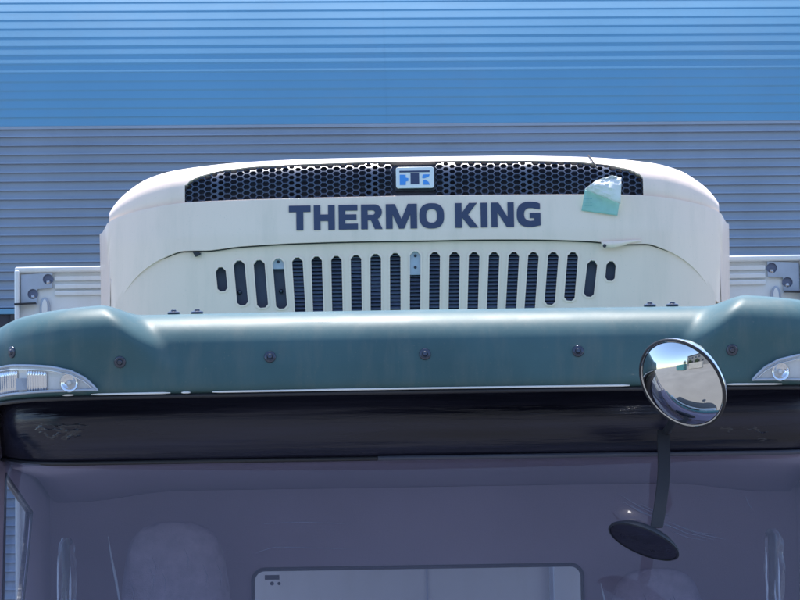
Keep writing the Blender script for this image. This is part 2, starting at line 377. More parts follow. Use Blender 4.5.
# --- marker lamps let into the visor ends
def lamp(sgn):
    e = bpy.data.objects.new('marker_lamp', None); C.objects.link(e); e.parent = tr
    top = [(.833, .0), (.845, .014), (.865, .032), (.90, .050), (.95, .062), (1.0, .068), (1.06, .074), (1.12, .074), (1.165, .062)]
    def surf(x, h, off):                                   # visor face at height h above the lip
        lo, hi = .1, .75
        for _ in range(20):
            mid = (lo + hi) / 2
            if visor_pt(sgn * x, mid).z - ZV < h: lo = mid
            else: hi = mid
        P = visor_pt(sgn * x, lo); return Vector((P.x, P.y - off, ZV + h))
    us = [.833 + (1.165 - .833) * i / 40 for i in range(41)]
    H = lambda x: interp(top, x)
    B0 = .003
    back = MB().grid(lambda u, v: surf(u, B0 + (H(u) - B0) * v, .002), us, [i / 8 for i in range(9)])
    back.build('reflector_housing', M['white'], e, solid=.002)
    # rim following the outline
    rimpts = [surf(u, H(u) + .001, .012) for u in us] + [surf(us[-1 - k], B0, .012) for k in range(len(us))]
    MB().tube(rimpts + [rimpts[0]], .0036, 8, False).build('lamp_rim', M['casting'], e, smooth=80)
    rp2 = [surf(u, max(B0 + .001, H(u) - .008), .012) for u in us]
    MB().tube(rp2, .0016, 6).build('inner_rim', M['chrome'], e, smooth=80)
    # round reflector bowl and bulb
    c = surf(.905, .022, .006)
    MB().lathe(c, (0, -1, .0), [(.0, -.001), (.010, .0), (.017, .004), (.021, .008), (.023, .008), (.024, -.003)], 28).build('reflector_bowl', M['chrome'], e, smooth=60)
    MB().lathe(c, (0, -1, 0), [(.0, .009), (.004, .008), (.006, .004), (.006, 0)], 16).build('bulb', M['badge'], e)
    for xa_, na_ in ((.965, 60), (1.045, 110)):
        MB().grid(lambda k, v: surf(xa_ + k * .0009, .007 + (H(xa_ + k * .0009) - .018) * v, .006 + .0028 * abs(math.sin(k * math.pi / 8))), list(range(na_)), [0, .25, .5, .75, 1]).build('lens_ribs', M['chrome'], e, smooth=80, solid=.002)
    MB().box(tuple(surf(1.028, .010, .006) - Vector((.018, 0, 0))), tuple(surf(1.028, .04, .012) + Vector((.018, 0, 0)))).build('bulb_holder', M['casting'], e)
    MB().grid(lambda u, v: surf(u, B0 + (H(u) - B0) * v, .012 + .006 * math.sin(math.pi * v)), us, [i / 8 for i in range(9)]).build('lens', M['lens'], e, smooth=80)
lamp(-1); lamp(1)

# --- black header above the windscreen
HY = 8.20
zh0 = L(424, 458.5, HY).z; zh1 = ZV + .06
def hdr(x, v):                                            # v 0 bottom 1 top
    e = max(0, abs(x) - .92) / .23
    z = zh0 + .004 * e + (zh1 - zh0) * v + .028 * max(0, e) ** 3 * (1 - v)
    return Vector((x, HY - Y0 - .035 * math.sin(math.pi * min(1, v * 1.3)) + .05 * (1 - v) - .04 + .30 * e ** 2.2 * .6 + .02 * x * x, z))
hx = [-1.12 + 2.24 * i / 120 for i in range(121)]
header = MB().grid(hdr, hx, [i / 14 for i in range(15)]).build('roof_header', M['header'], tr, smooth=80, solid=.01)
MB().tube([hdr(x, 0) + Vector((0, -.006, .002)) for x in hx], .0055, 8).build('windscreen_seal', M['rubber'], header, smooth=80)
xa = L(378, 457, HY).x
MB().grid(lambda u, v: hdr(u, .0) + Vector((0, -.014, -.004 + .012 * v)), [xa + (1.05 - xa) * i / 60 for i in range(61)], [0, 1]).build('film_edge', M['crease2'], header, solid=.0015)
def crinkle(px, py, w_, h_, amp, seed, nx=110, nz=50):
    c_ = L(px, py, HY); v0 = (c_.z - zh0) / (zh1 - zh0)
    def fn(u, v):
        P = hdr(c_.x + w_ * (u - .5), v0 + h_ * (v - .5) / (zh1 - zh0))
        ed = min(1, 3.2 * min(u, 1 - u)) * min(1, 3.2 * min(v, 1 - v))
        q = Vector((u * w_ * 26 + v * 1.2 + seed, v * h_ * 60 - u * 2.2, seed)); rr = (1 - abs(noise.noise(q)) * 2.4) * .7 + (1 - abs(noise.noise(q * 2.3)) * 2.4) * .35
        return P + Vector((0, .004 - amp * max(0, rr) ** 2 * ed - .0035 * ed * (noise.noise(q * .5) + .3), 0))
    MB().grid(fn, [i / nx for i in range(nx + 1)], [i / nz for i in range(nz + 1)]).build('film_fold', M['crink'], header, smooth=80)
crinkle(60, 432, .26, .075, .0045, 3.1); crinkle(748, 434, .26, .07, .0045, 8.6)

# --- windscreen
WT = Vector((0, HY - Y0 + .012, zh0 + .002)); WB_z = 1.12; WB_y = -.28
def scr(x, v):                                            # v 0 top 1 bottom
    P0 = hdr(x, 0); P0.y = hdr(x * .9, 0).y * .6 + P0.y * .4
    return Vector((x * (1 + .0 * v), P0.y + .004 + (WB_y - WT.y) * v - .01 * math.sin(math.pi * v), P0.z + (WB_z - P0.z) * v))
wx = [-1.10 + 2.2 * i / 80 for i in range(81)]
ws = MB().grid(scr, wx, [i / 20 for i in range(21)]).build('windscreen', M['glass'], tr, smooth=80, flip=False)
def crease(pts, r=.0006):
    P = []
    for i in range(len(pts) - 1):
        for k in range(8):
            t = k / 8; P.append((pts[i][0] + (pts[i + 1][0] - pts[i][0]) * t, pts[i][1] + (pts[i + 1][1] - pts[i][1]) * t))
    P.append(pts[-1]); out = []
    for px, py in P:
        q = L(px, py, 8.05); v = (zh0 - q.z) / (zh0 - WB_z); s = scr(q.x, v); q = L(px, py, s.y + Y0); out.append(q + Vector((0, -.002, 0)))
    n = len(out); return out, [r * (.3 + .7 * math.sin(math.pi * (i + .3) / n)) for i in range(n)]
def add_crease(a, rr):
    o, r = crease(a, rr); MB().tube(o, r, 5).build('film_crease', M['crease'], ws)
for k in range(9):
    x = 618 + k * 8 + random.uniform(-4, 4); y = 497 + k * 4.2 + random.uniform(-6, 6); l = random.uniform(25, 60)
    add_crease([(x, y), (x + l * .5, y + l * (.30 - .015 * k)), (x + l, y + l * (.52 - .035 * k))], .0006)
for a in [[(255, 553), (275, 547), (350, 549)], [(745, 495), (748, 503), (753, 510)], [(262, 524), (300, 522), (345, 524)]]:  # first streak paints the highlight along the rim above the rear window
    add_crease(a, .0005)

# --- cab shell and interior
HW = 1.135
def side(sgn):
    b = MB().box((sgn * HW - .006, .06, .55), (sgn * HW + .006, 1.38, zh1 - .01)).build('side_panel', M['header'], tr)
    # window outline fixed by the sloping corner seen through the windscreen
    Xl = -HW + .010 + X0
    o = [at_x(5, 474, Xl), at_x(31, 512, Xl), at_x(27, 560, Xl), at_x(22, 605, Xl)]
    yz = [(p.y - Y0, p.z) for p in o]
    yz = [(max(.11, y), z) for y, z in yz] + [(yz[-1][0] - .03, 1.25), (.11, 1.25)]
    c = MB().prism([(sgn * HW - .1, y, z) for y, z in yz], (.2, 0, 0)).build('cut', None, tr)
    boolean(b, [c])
    b = MB().box((sgn * (HW - .0085) - .0015, .09, .62), (sgn * (HW - .0085) + .0015, 1.34, zh1 - .04)).build('door_lining', M['trim'], tr)
    c = MB().prism([(sgn * HW - .2, y, z) for y, z in yz], (.4, 0, 0)).build('cut', None, tr)
    boolean(b, [c])
    pp = [(sgn * x, y) for x, y in ((1.115, .02), (1.15, .02), (1.16, .05), (1.15, .058), (1.12, .058))]
    P0 = [Vector((x, y, zh0 + .06)) for x, y in pp]; P1 = [Vector((sgn * 1.00 + (x - sgn * 1.00) * 1.0 + sgn * .02, y - .20, 1.12)) for x, y in pp]
    n_ = len(pp); MB().add(P0 + P1, [tuple(range(n_)), tuple(range(2 * n_ - 1, n_ - 1, -1))] + [(i, (i + 1) % n_, (i + 1) % n_ + n_, i + n_) for i in range(n_)]).build('windscreen_pillar', M['tealpaint'], tr, bevel=.006)
    MB().prism([(sgn * HW - .004, y, z) for y, z in yz], (.006, 0, 0)).build('side_window', M['sideglass'], tr)
    MB().tube([(sgn * (HW - .012), y, z) for y, z in yz + [yz[0]]], .004, 8).build('window_seal', M['rubber'], tr)
side(-1); side(1)
MB().grid(lambda u, v: (u, .02 + v * 1.38, zh1 - .008 + .02 * (1 - abs(u) ** 4)), [-1.135, -.9, -.5, 0, .5, .9, 1.135], [0, .3, .7, 1]).build('roof', M['tealpaint'], tr, solid=.03, soff=1)
MB().grid(lambda u, v: (u, .06 + max(0, hdr(u, 0).y + .02) * (1 - v) + v * 1.29, zh0 + .045 - .03 * sm(.7, 1, abs(u) / 1.05) - .05 * sm(.5, 1, v)), [-1.105 + .05525 * i for i in range(41)], [i / 20 for i in range(21)]).build('headliner', M['trim'], tr, solid=.01, smooth=60)
RY = 1.36                                                 # rear wall with window
rw = MB().box((-HW + .007, RY, .55), (HW - .007, RY + .04, zh1 - .03)).build('rear_wall', M['trim'], tr)
a = L(253, 568.5, Y0 + RY); b_ = L(582, 565.5, Y0 + RY); zt = (a.z + b_.z) / 2
def rrect(x0, x1, z0, z1, r, n=6):
    o = []
    for cx, cz, a0 in [(x1 - r, z1 - r, 0), (x0 + r, z1 - r, 90), (x0 + r, z0 + r, 180), (x1 - r, z0 + r, 270)]:
        for k in range(n + 1):
            t = math.radians(a0 + 90 * k / n); o.append((cx + r * math.cos(t), cz + r * math.sin(t)))
    return o
ro = rrect(a.x, b_.x, 1.25, zt, .035)
c = MB().prism([(x, RY - .1, z) for x, z in ro], (0, .3, 0)).build('cut', None, tr); boolean(rw, [c])
rwin = MB().prism([(x, RY + .012, z) for x, z in ro], (0, .005, 0)).build('rear_window', M['rearglass'], tr)
MB().tube([(x, RY - .002, z) for x, z in ro + [ro[0]]], .006, 8).build('window_seal', M['rubber'], rwin)
p = L(272, 577, Y0 + RY)
MB().box((p.x - .022, RY + .005, p.z - .008), (p.x + .022, RY + .009, p.z + .006)).build('window_sticker', M['black'], rwin)
for q, r in [((272, 583.5), .006), ((279, 583.5), .005)]:
    p = L(q[0], q[1], Y0 + RY); MB().lathe(Vector((p.x, RY + .006, p.z)), (0, -1, 0), [(0, .002), (r, .001), (r, -.002)], 12).build('sticker_symbol', M['black'], rwin)
MB().box((-HW + .02, .0, .55), (HW - .02, RY, .62)).build('cab_floor', M['rubber'], tr)
MB().box((-HW + .03, -.18, .7), (HW - .03, .28, 1.25)).build('dashboard', M['trim'], tr, bevel=.05)
# pillar lining, grab handles in film
def wrap(pts, rr, seed, name, mm, parent, amp=.5, n=22):
    """crinkled film bag around a path"""
    P = []
    for i in range(len(pts) - 1):
        for k in range(8): P.append(Vector(pts[i]).lerp(Vector(pts[i + 1]), k / 8))
    P.append(Vector(pts[-1])); b = MB()
    for i, p in enumerate(P):
        for j in range(n):
            a = 2 * math.pi * j / n; q = 1 + amp * noise.noise(Vector((math.cos(a) * 1.5 + seed, math.sin(a) * 1.5, i * .35)))
            end = math.sin(math.pi * min(1, max(.06, (i + .7) / 3) if i < 3 else 1) / 2) if i < 3 else 1
            b.v.append(tuple(p + Vector((math.cos(a) * rr * q, math.sin(a) * rr * q, 0)) * end))
    for i in range(len(P) - 1):
        for j in range(n):
            k = i * n + j; k2 = i * n + (j + 1) % n; b.f.append((k, k2, k2 + n, k + n))
    return b.build(name, mm, parent, smooth=35)
for px, py in [(66, 545), (772, 536)]:
    q = L(px, py, 8.62); q2 = Vector((q.x - .01, q.y, 1.32))
    gh = MB().tube([q + Vector((0, .06, .01)), q, q + Vector((0, 0, -.12)), q2, q2 + Vector((0, .06, -.02))], .012, 10).build('grab_handle', M['rubber'], tr, smooth=80)
    wrap([q + Vector((0, 0, .02)), q + Vector((.004, 0, -.1)), q2], .024, px, 'handle_wrap', M['film2'], gh)
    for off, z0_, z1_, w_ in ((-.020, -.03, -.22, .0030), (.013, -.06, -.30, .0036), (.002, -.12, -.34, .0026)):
        MB().tube([q + Vector((off + .003 * noise.noise(Vector((k * .9, off * 90, px))), -.02, z0_ + (z1_ - z0_) * k / 7)) for k in range(8)], [w_ * t for t in (.2, .7, 1, .8, 1, .7, .9, .3)], 6).build('film_highlight', M['film_glint'], gh, smooth=80)  # added pale slivers paint the highlights on the handle wrap
def slug(cx, cy, z0, z1, wx, wy, seed=0, crinkle=0, lean=0, grow=0, p=3.2):
    """rounded upright cushion"""
    b = MB(); nz = 26; n = 48
    for i in range(nz + 1):
        v = i / nz; z = z0 + (z1 - z0) * (1 - (1 - v) ** 1.6 if v > .5 else 1 - (1 - v) ** 1.6)
        k = (z - z0) / (z1 - z0); sc = max(0.02, (1 - k ** 13)) ** (1 / 3.4) * (1 - .16 * k)
        for j in range(n):
            a = 2 * math.pi * j / n; ca, sa = math.cos(a), math.sin(a)
            x = math.copysign(abs(ca) ** (2 / p), ca) * (wx / 2 + grow) * sc; y = math.copysign(abs(sa) ** (2 / p), sa) * (wy / 2 + grow) * (.5 + .5 * sc)
            d = crinkle * (abs(noise.noise(Vector((x * 14 + seed, y * 14, z * 9)))) + .6 * abs(noise.noise(Vector((x * 30, y * 30 + seed, z * 22)))))
            b.v.append((cx + x * (1 + d / (wx / 2)), cy + y - lean * k + d * (-1 if sa < 0 else 1), z + grow + d * .6))
    for i in range(nz):
        for j in range(n):
            q = i * n + j; q2 = i * n + (j + 1) % n; b.f.append((q, q2, q2 + n, q + n))
    b.f.append(tuple(nz * n + j for j in range(n))); return b
rs2 = random.Random(3)
def seat(px0, px1, pytop, Y, seed, w_=None):
    a = L(px0, pytop, Y); b = L(px1, pytop, Y); cx = (a.x + b.x) / 2; wd = b.x - a.x
    back = slug(cx, Y - Y0, 1.0, a.z - .012, wd * .96, .15, seed, .007).build('seat_back', M['seat'], tr, smooth=60)
    MB().tube([Vector((b_x, Y - Y0 - .085 - .01 * k, a.z - .05 - .06 * k)) + Vector((sx_ * .012 * k + .003 * noise.noise(Vector((k * 1.7, seed, 0))), 0, 0)) for b_x, sx_ in ((a.x - .005, 1),) for k in range(8)], [.001, .003, .0045, .003, .004, .0035, .004, .003], 6).build('film_edge', M['film_glint'], back, smooth=80)  # pale tube paints the bright glint down the edge of the seat film
    for k in range(7):
        xx = cx + (rs2.random() - .5) * wd * .7; z_ = a.z - .08 - rs2.random() * .12
        MB().tube([(xx, Y - Y0 - .088, z_), (xx + .012, Y - Y0 - .092, z_ - .03), (xx + .008, Y - Y0 - .088, z_ - .06)], [.0003, .0012, .0003], 5).build('film_crease', M['crease'], back, smooth=80)
    MB().box((cx - wd * .6, Y - Y0 - .45, .85), (cx + wd * .6, Y - Y0, 1.0)).build('seat_cushion', M['seat'], back, bevel=.04)
seat(112, 238, 520, 9.25, 1.3)
seat(600, 712, 566, 9.25, 5.1)
MB().box((-1.05, -.32, .62), (1.05, -.2, 1.1)).build('front_panel', M['tealpaint'], tr, bevel=.04)
MB().box((-1.12, -.42, .32), (1.12, -.16, .60)).build('bumper', M['white'], tr, bevel=.04)
MB().box((-.6, -.345, .68), (.6, -.325, .95)).build('front_grille', M['black'], tr, bevel=.01)
for s in (-1, 1):
    h = MB().box((s * .88 - .14, -.44, .40), (s * .88 + .14, -.425, .54)).build('headlight', M['chrome'], tr, bevel=.006)
    MB().box((s * .88 - .13, -.452, .41), (s * .88 + .13, -.442, .53)).build('lens', M['lens'], h)
for s in (-1, 1):
    for yy, ty in ((.55, 0), (4.6, 0)):
        c = Vector((s * .98, yy, .42))
        wl = MB().lathe(c, (s, 0, 0), [(.20, .10), (.25, .12), (.38, .125), (.415, .10), (.42, 0), (.415, -.10), (.38, -.12), (.2, -.1)], 36).build('wheel', M['tire'], tr, smooth=50)
        MB().lathe(c, (s, 0, 0), [(0, .06), (.07, .07), (.09, .04), (.16, .05), (.19, .10), (.215, .11)], 28).build('rim', M['silver'], wl, smooth=50)
MB().box((-.5, -.1, .45), (.5, 7.0, .62)).build('chassis', M['black'], tr)

# --- convex look-down mirror in front of the visor, and the small one inside
mc = L(682.5, 383.5, 7.72); R_m = .121
ax = Vector((-.57, -.64, -.49)).normalized()
dome = [(R_m * 0.999 * math.sin(a) / math.sin(.62), .056 * (math.cos(a) - math.cos(.62)) / (1 - math.cos(.62))) for a in [.62 * i / 24 for i in range(25)]]
mir = MB().lathe(mc, ax, [(.001, -.062), (.04, -.060), (.08, -.050), (.108, -.030), (R_m - .001, -.008), (R_m + .0015, -.001), (R_m, .003), (R_m - .004, .004), (R_m - .005, .001)], 64).build('look_down_mirror', M['chrome'], tr, smooth=60)
MB().lathe(mc + ax * .0005, ax, [(r * .965, h) for r, h in dome], 96).build('mirror_glass', M['mirrorg'], mir, smooth=80)
MB().lathe(mc, ax, [(R_m - .0045, .0035), (R_m - .003, .0055), (R_m + .0005, .0045), (R_m + .002, .0)], 64).build('mirror_rim', M['rubber'], mir, smooth=60)
hp = L(664, 450, HY)
MB().tube([mc - ax * .055, mc - ax * .09 + Vector((.0, .06, -.03)), Vector((hp.x, hp.y - .06, hp.z + .04)), Vector((hp.x, hp.y - .02, hp.z + .02))], .011, 10).build('mirror_bracket', M['black'], mir, smooth=60)
ic = L(644, 541, 7.93); top = L(664, 452, 8.13)
e1 = Vector((1, 0, -.46)).normalized()
axi = Vector((-.28, -.55, -.79)); axi = (axi - e1 * axi.dot(e1)).normalized()
im = MB(); prf = [(.001, -.03), (.04, -.028), (.07, -.018), (.086, -.004), (.088, .003), (.083, .005)]
k0 = len(im.v); im.lathe((0, 0, 0), (0, 0, 1), prf, 48)
e2 = axi.cross(e1)
# aim so that the disc shows as a slim oval sloping down to the right
vdir = (EYE - (ic + Vector((X0, Y0, 0)))).normalized(); ex = e1.cross(vdir).normalized()
nrm = (ex * math.cos(math.radians(24)) + vdir * math.sin(math.radians(24))); nrm = -nrm if nrm.z > 0 else nrm
nrm = (nrm - e1 * nrm.dot(e1)).normalized(); e2 = nrm.cross(e1)
tx = lambda v: ic + e1 * v[0] * 1.16 + e2 * v[1] + nrm * v[2]
im.v = [tuple(tx((v[0] * .93, v[1] * .93, v[2] * .9))) for v in im.v]
imo = im.build('lower_mirror', M['black'], tr, smooth=50)
gm = MB().lathe((0, 0, 0), (0, 0, 1), [(.001, .007), (.03, .0065), (.06, .005), (.082, .003)], 48); gm.v = [tuple(tx((v[0] * .93, v[1] * .93, v[2]))) for v in gm.v]
gm.build('mirror_face', M['header'], imo, smooth=60)
foot = tx((.012, 0, -.02)); foot.x = L(659, 530, 7.93).x
a1 = L(664, 470, 8.05); a2 = L(661, 500, 7.98); a3 = L(656.5, 528, 7.93)
arm = [Vector((top.x, top.y + .01, zh0 + .06)), a1, a2, a3]
b = MB(); n = 24
for i in range(n + 1):
    P = Vector(catmull([tuple(q) for q in arm], i / n)); b.v += [tuple(P + Vector((dx, dy, 0))) for dx, dy in ((-.016, -.006), (.016, -.006), (.016, .006), (-.016, .006))]
for i in range(n):
    for j in range(4): q = i * 4 + j; q2 = i * 4 + (j + 1) % 4; b.f.append((q, q2, q2 + 4, q + 4))
b.f += [(0, 1, 2, 3), (4 * n, 4 * n + 1, 4 * n + 2, 4 * n + 3)]
b.build('mirror_arm', M['rubber'], imo, smooth=30, bevel=.002)

# ------------------------------------------------------------------ refrigeration unit (part of the truck)
UY = 9.75
unit = MB(); 
def bow(x): 
    ax_ = abs(x); return .012 * ax_ ** 2 + .02 * sm(.5, .95, ax_) + .10 * max(0, (ax_ - .60) / .37) ** 3
def U(px, py): q = L(px, py, UY); return q.x, q.z
CXU = (U(98, 228)[0] + U(731, 212)[0]) / 2                 # unit centre line
HWU = (U(731, 212)[0] - U(98, 228)[0]) / 2 * 1.014
def sym(pl, pr, Y=None):                                   # average a left and a right pixel outline into half curve (dist, z)
    out = []
    for a, b in zip(pl, pr):
        qa = L(*a, Y or UY); qb = L(*b, Y or UY); xa, za, xb, zb = qa.x, qa.z, qb.x, qb.z; out.append(((xb - xa) / 2, (za + zb) / 2))
    return sorted(out)
capc = sym([(110.5, 210), (117, 200), (128, 189), (150, 175), (180, 168), (250, 162), (330, 158.5), (415, 156.5)],
           [(718.5, 200), (713, 191), (703, 181), (684, 170), (655, 162.5), (582, 156), (502, 155), (415.5, 156.5)], UY + .17)
seam = sym([(98, 229), (104, 220), (112, 215), (150, 208), (188, 203.5), (300, 199), (415, 195.5)],
           [(731, 213), (726, 206), (718, 203), (684, 195.5), (646, 192.5), (530, 193.5), (415.5, 195.5)])
archc = sym([(106, 306), (113, 303), (120, 292), (132, 277), (148, 265), (165, 257.5), (185, 252), (205, 251), (240, 247), (300, 243.5), (360, 241.5), (415, 240.5)],
            [(725, 304), (719, 300), (712, 286), (699, 269), (684, 256), (668, 247), (648, 241), (625, 242.5), (590, 240), (530, 238.5), (470, 239), (415.5, 240.5)])
capc = smooth_pts(capc); seam = smooth_pts(seam); archc = smooth_pts(archc)
zbot = 2.20
capf = lambda d: interp(capc, d); seamf = lambda d: interp(seam, d); archf = lambda d: interp(archc, d)
ZREF = seamf(0)
def Fy(x, z):                                             # front surface of the fascia
    d = abs(x); corner = HWU - .018 - .030 * max(0, min(1, (ZREF - z) / .30))
    y = bow(d) + .06 * max(0, (z - (ZREF - .12))) + max(0, d - corner) * 1.5
    return UY - Y0 + y
ux = [-HWU + 2 * HWU * i / 200 for i in range(201)]
# lean shell behind everything
core = MB()
core.grid(lambda u, v: (CXU + u, (Fy(u, ZREF) + .10 + .0 * v), zbot + (seamf(abs(u)) - .02 - zbot) * v), ux, [0, 1])
uo = core.build('refrigeration_unit', M['dark'], tr, solid=.01)
# fascia
def fas(u, v):
    lo = max(zbot, archf(abs(u))) if abs(u) < archc[-1][0] - .0005 else zbot
    hi = seamf(abs(u)); z = lo + (hi - lo) * v
    roll = .012 * (1 - min(1, (z - lo) / .012)) ** 2 * 0
    return (CXU + u, Fy(u, z) + roll, z)
MB().grid(fas, ux, [0, .01, .03, .06] + [.1 + .9 * i / 16 for i in range(17)]).build('fascia', M['cream'], uo, smooth=40, solid=.014, soff=-1, bevel=.0025)
for s in (-1, 1):
    MB().grid(lambda u, v: (CXU + s * HWU - s * .004 , Fy(HWU, v) + u * .5, v), [.006, 1], [zbot + (seamf(HWU) - zbot) * i / 6 for i in range(7)]).build('side_cover', M['cream'], uo, solid=.004)
# top cap: solid with a curved nose
DEP = .24
def capv(u, k, n=22):
    d = abs(u); zt_ = capf(d) if d < capc[-1][0] else seamf(d) + .001; zs = seamf(d) + .001; h = max(.0015, zt_ - zs); yf = Fy(u, zs) + .008
    dep = min(DEP, .05 + h * 1.8)
    if k <= n:
        a_ = math.pi / 2 * k / n; pw = 2 / 3.0
        return (CXU + u, yf + dep * (1 - max(0, math.cos(a_)) ** pw), zs + h * math.sin(a_) ** pw)
    return [(CXU + u, UY - Y0 + .56, zs + h - .01), (CXU + u, UY - Y0 + .56, zs - .012), (CXU + u, yf + .004, zs - .012), (CXU + u, yf, zs - .010)][k - n - 1]
CE = capc[-1][0] - .0005
cx_ = [-CE + 2 * CE * i / 160 for i in range(161)]
ks = list(range(0, 27)); cm = MB(); cm.grid(lambda u, k: capv(u, k), cx_, ks[:-1], loop=True)
nk = len(ks) - 1
cm.f.append(tuple(range(nk))); cm.f.append(tuple(160 * nk + j for j in reversed(range(nk))))
cap = cm.build('top_cap', M['cream'], uo)
gl_ = sym([(188, 205), (186.5, 196), (187, 187), (190, 181), (200, 176), (215, 172), (250, 168), (300, 165.5), (360, 163.5), (415, 162.5)],
          [(645.5, 196), (646.5, 186), (645, 180), (640, 174), (631, 169), (618, 165.5), (582, 162.5), (530, 161.5), (470, 161.5), (415.5, 162.5)])
GX = max(p[0] for p in gl_)
half = [(U(*p)[0] - CXU, U(*p)[1]) for p in [(415, 162.5)]]
def gtop(d):
    pts = [(0, 0), (.26, .5)]
    top = [p for p in gl_ if True]
    return None
Lp = [(188, 204.5), (187, 198), (188.5, 191.5), (194, 185), (204, 179), (222, 173), (255, 168), (300, 165.5), (360, 163.5), (415, 162.5)]
Rp = [(646, 194), (646.5, 188), (645, 181.5), (639, 175.5), (629, 170), (611, 165.5), (577, 162.5), (530, 161.5), (470, 161.5), (415.5, 162.5)]
hc = []
for k, (a, b) in enumerate(zip(Lp, Rp)):
    Yk = UY + min(.075, .02 * k); hc.append(((L(*b, Yk).x - L(*a, Yk).x) / 2, (L(*a, Yk).z + L(*b, Yk).z) / 2))
outl = [(-d, z) for d, z in hc] + [(d, z) for d, z in reversed(hc)][1:]
outl_cut = [(outl[0][0], ZREF - .035)] + outl + [(outl[-1][0], ZREF - .035)]
# dense outline and curved cutter
cut = MB(); cxs = [-GX + 2 * GX * i / 90 for i in range(91)]
def top_at(d):
    pts = sorted([(dd, z) for dd, z in hc if dd <= GX + 1e-6], key=lambda p: p[0])
    # walk: for each d take the upper z
    best = interp([p for p in pts if p[1] >= hc[2][1]], d); return best
bot = lambda d: seamf(d) + .0025
cutb = MB()
for x in cxs:
    d = abs(x); zt_ = top_at(min(d, GX - .0005)) + .004; zt_ = max(zt_, bot(d) + .004)
    yf = Fy(x, ZREF); zs_ = seamf(d); h__ = max(.01, capf(d) - zs_); k_ = max(0, min(.97, (zt_ - zs_) / h__)) ** 1.5; ys_ = yf + min(DEP, .05 + h__ * 1.8) * (1 - math.sqrt(1 - k_ * k_) ** (2 / 3))
    cutb.v += [(CXU + x, yf - .05, bot(d)), (CXU + x, yf - .05, zt_ + (ys_ - yf + .05) * .5), (CXU + x, yf + .17, max(bot(d) + .02, zt_ - (yf + .17 - ys_) * .5)), (CXU + x, yf + .09, bot(d) + .02), (CXU + x, yf + .07, bot(d))]
for i in range(90):
    for j in range(5): q = i * 5 + j; q2 = i * 5 + (j + 1) % 5; cutb.f.append((q, q2, q2 + 5, q + 5))
cutb.f += [(0, 1, 2, 3, 4), tuple(450 + j for j in reversed(range(5)))]
cutter = cutb.build('cut', None, tr, smooth=0); boolean(cap, [cutter])
bv = cap.modifiers.new('bevel', 'BEVEL'); bv.width = .008; bv.use_clamp_overlap = True; bv.segments = 2; bv.limit_method = 'ANGLE'; bv.angle_limit = math.radians(50)
# hex grille on the arc
def arcY(x, z, ins):
    d = abs(x); zs = seamf(d); h = max(.01, capf(d) - zs); k = max(0, min(.97, (z - zs) / h)); dep = min(DEP, .05 + h * 1.8)
    s_ = k ** 1.5; c_ = math.sqrt(max(0, 1 - s_ * s_)); return Fy(x, zs) + dep * (1 - c_ ** (2 / 3)) + ins
hexb = MB(); sx = .0134; dx = 1.5 * sx * 1.0; dz = .0182; cells = 0
ni = int(GX / dx) + 1
clipc = set()
for i in range(-ni, ni + 1):
    for j in range(-1, 12):
        x = i * dx; z = bot(0) + .004 + (j + (.5 if i % 2 else 0)) * dz - (ZREF - seamf(abs(x)))
        d = abs(x)
        if d > GX + .004 or z > top_at(min(d, GX - .001)) + .008 or z < bot(d) - .008: continue
        if abs(x) < .062 and z > bot(0) + .002: continue
        wide = (i % 12 == 5 or i % 12 == 6)
        ring = []
        rin = .85 if not wide else .70
        for sc, off in ((1.0, .012), (1.0, .0), (rin, .0), (rin - .04, .012)):
            for k in range(6):
                a_ = math.radians(60 * k); xx = x + sx * sc * math.cos(a_); zz = z + (dz / 1.732) * sc * math.sin(a_)
                ring.append((CXU + xx, arcY(xx, zz, .018 + off - (.004 if wide else 0)), zz))
        b0 = len(hexb.v); hexb.v += ring
        for r_ in range(3):
            for k in range(6):
                hexb.f.append((b0 + r_ * 6 + k, b0 + r_ * 6 + (k + 1) % 6, b0 + (r_ + 1) * 6 + (k + 1) % 6, b0 + (r_ + 1) * 6 + k))
        cells += 1
hexb.build('honeycomb_grille', M['hexm'], uo, smooth=20, flip=False)
MB().grid(lambda u, v: (CXU + u, arcY(u, bot(abs(u)) + (top_at(min(abs(u), GX - .001)) - bot(abs(u))) * v, .036), bot(abs(u)) + (top_at(min(abs(u), GX - .001)) - bot(abs(u))) * v),
          [x * .995 for x in cxs], [i / 10 for i in range(11)]).build('grille_backing', M['dark'], uo)
# badge
bc = U(415, 176.5); bx = bc[0]; bz = bc[1]; pxm = UY / FPX
bw = 38.5 * pxm / 2; bh = 22.5 * pxm / 2; by = arcY(0, bz, 0) + .006; tilt = .10
def bp(x, z, o): return Vector((bx + x, by + tilt * z * 1.6 - o, bz + z))
outer = rrect(-bw, bw, -bh, bh, .008)
outer = [(x, z + (.0018 * math.cos(x / bw * math.pi * 3.3) if z > bh * .8 else 0)) for x, z in outer]
bm_ = MB().prism([bp(x * 1.08, z * 1.12 - .002, -.012) for x, z in outer], (0, .03, 0)).build('badge_mount', M['black'], uo)
bd = MB().prism([bp(x, z, .003) for x, z in outer], (0, .012, 0)).build('maker_badge', M['badge'], uo, bevel=.0012)
def bpoly(pts, mm, nm, o=.0042):
    k = 38.5 * pxm / 302
    return MB().prism([bp((x - 281) * k, (207.5 - z) * k, o) for x, z in pts], (0, .003, 0)).build(nm, mm, uo)
bpoly([(158, 153), (398, 153), (398, 167), (158, 167)], M['navy'], 'badge_mark')
bpoly([(246, 172), (314, 172), (314, 264), (246, 264)], M['navy'], 'badge_mark')
bpoly([(160, 186), (206, 186), (208, 210), (228, 214), (228, 236), (208, 242), (206, 270), (160, 270)], M['bluelog'], 'badge_mark')
bpoly([(346, 186), (398, 186), (392, 202), (362, 216), (346, 218), (336, 210)], M['bluelog'], 'badge_mark')
bpoly([(346, 270), (346, 236), (364, 230), (386, 246), (400, 270)], M['bluelog'], 'badge_mark')

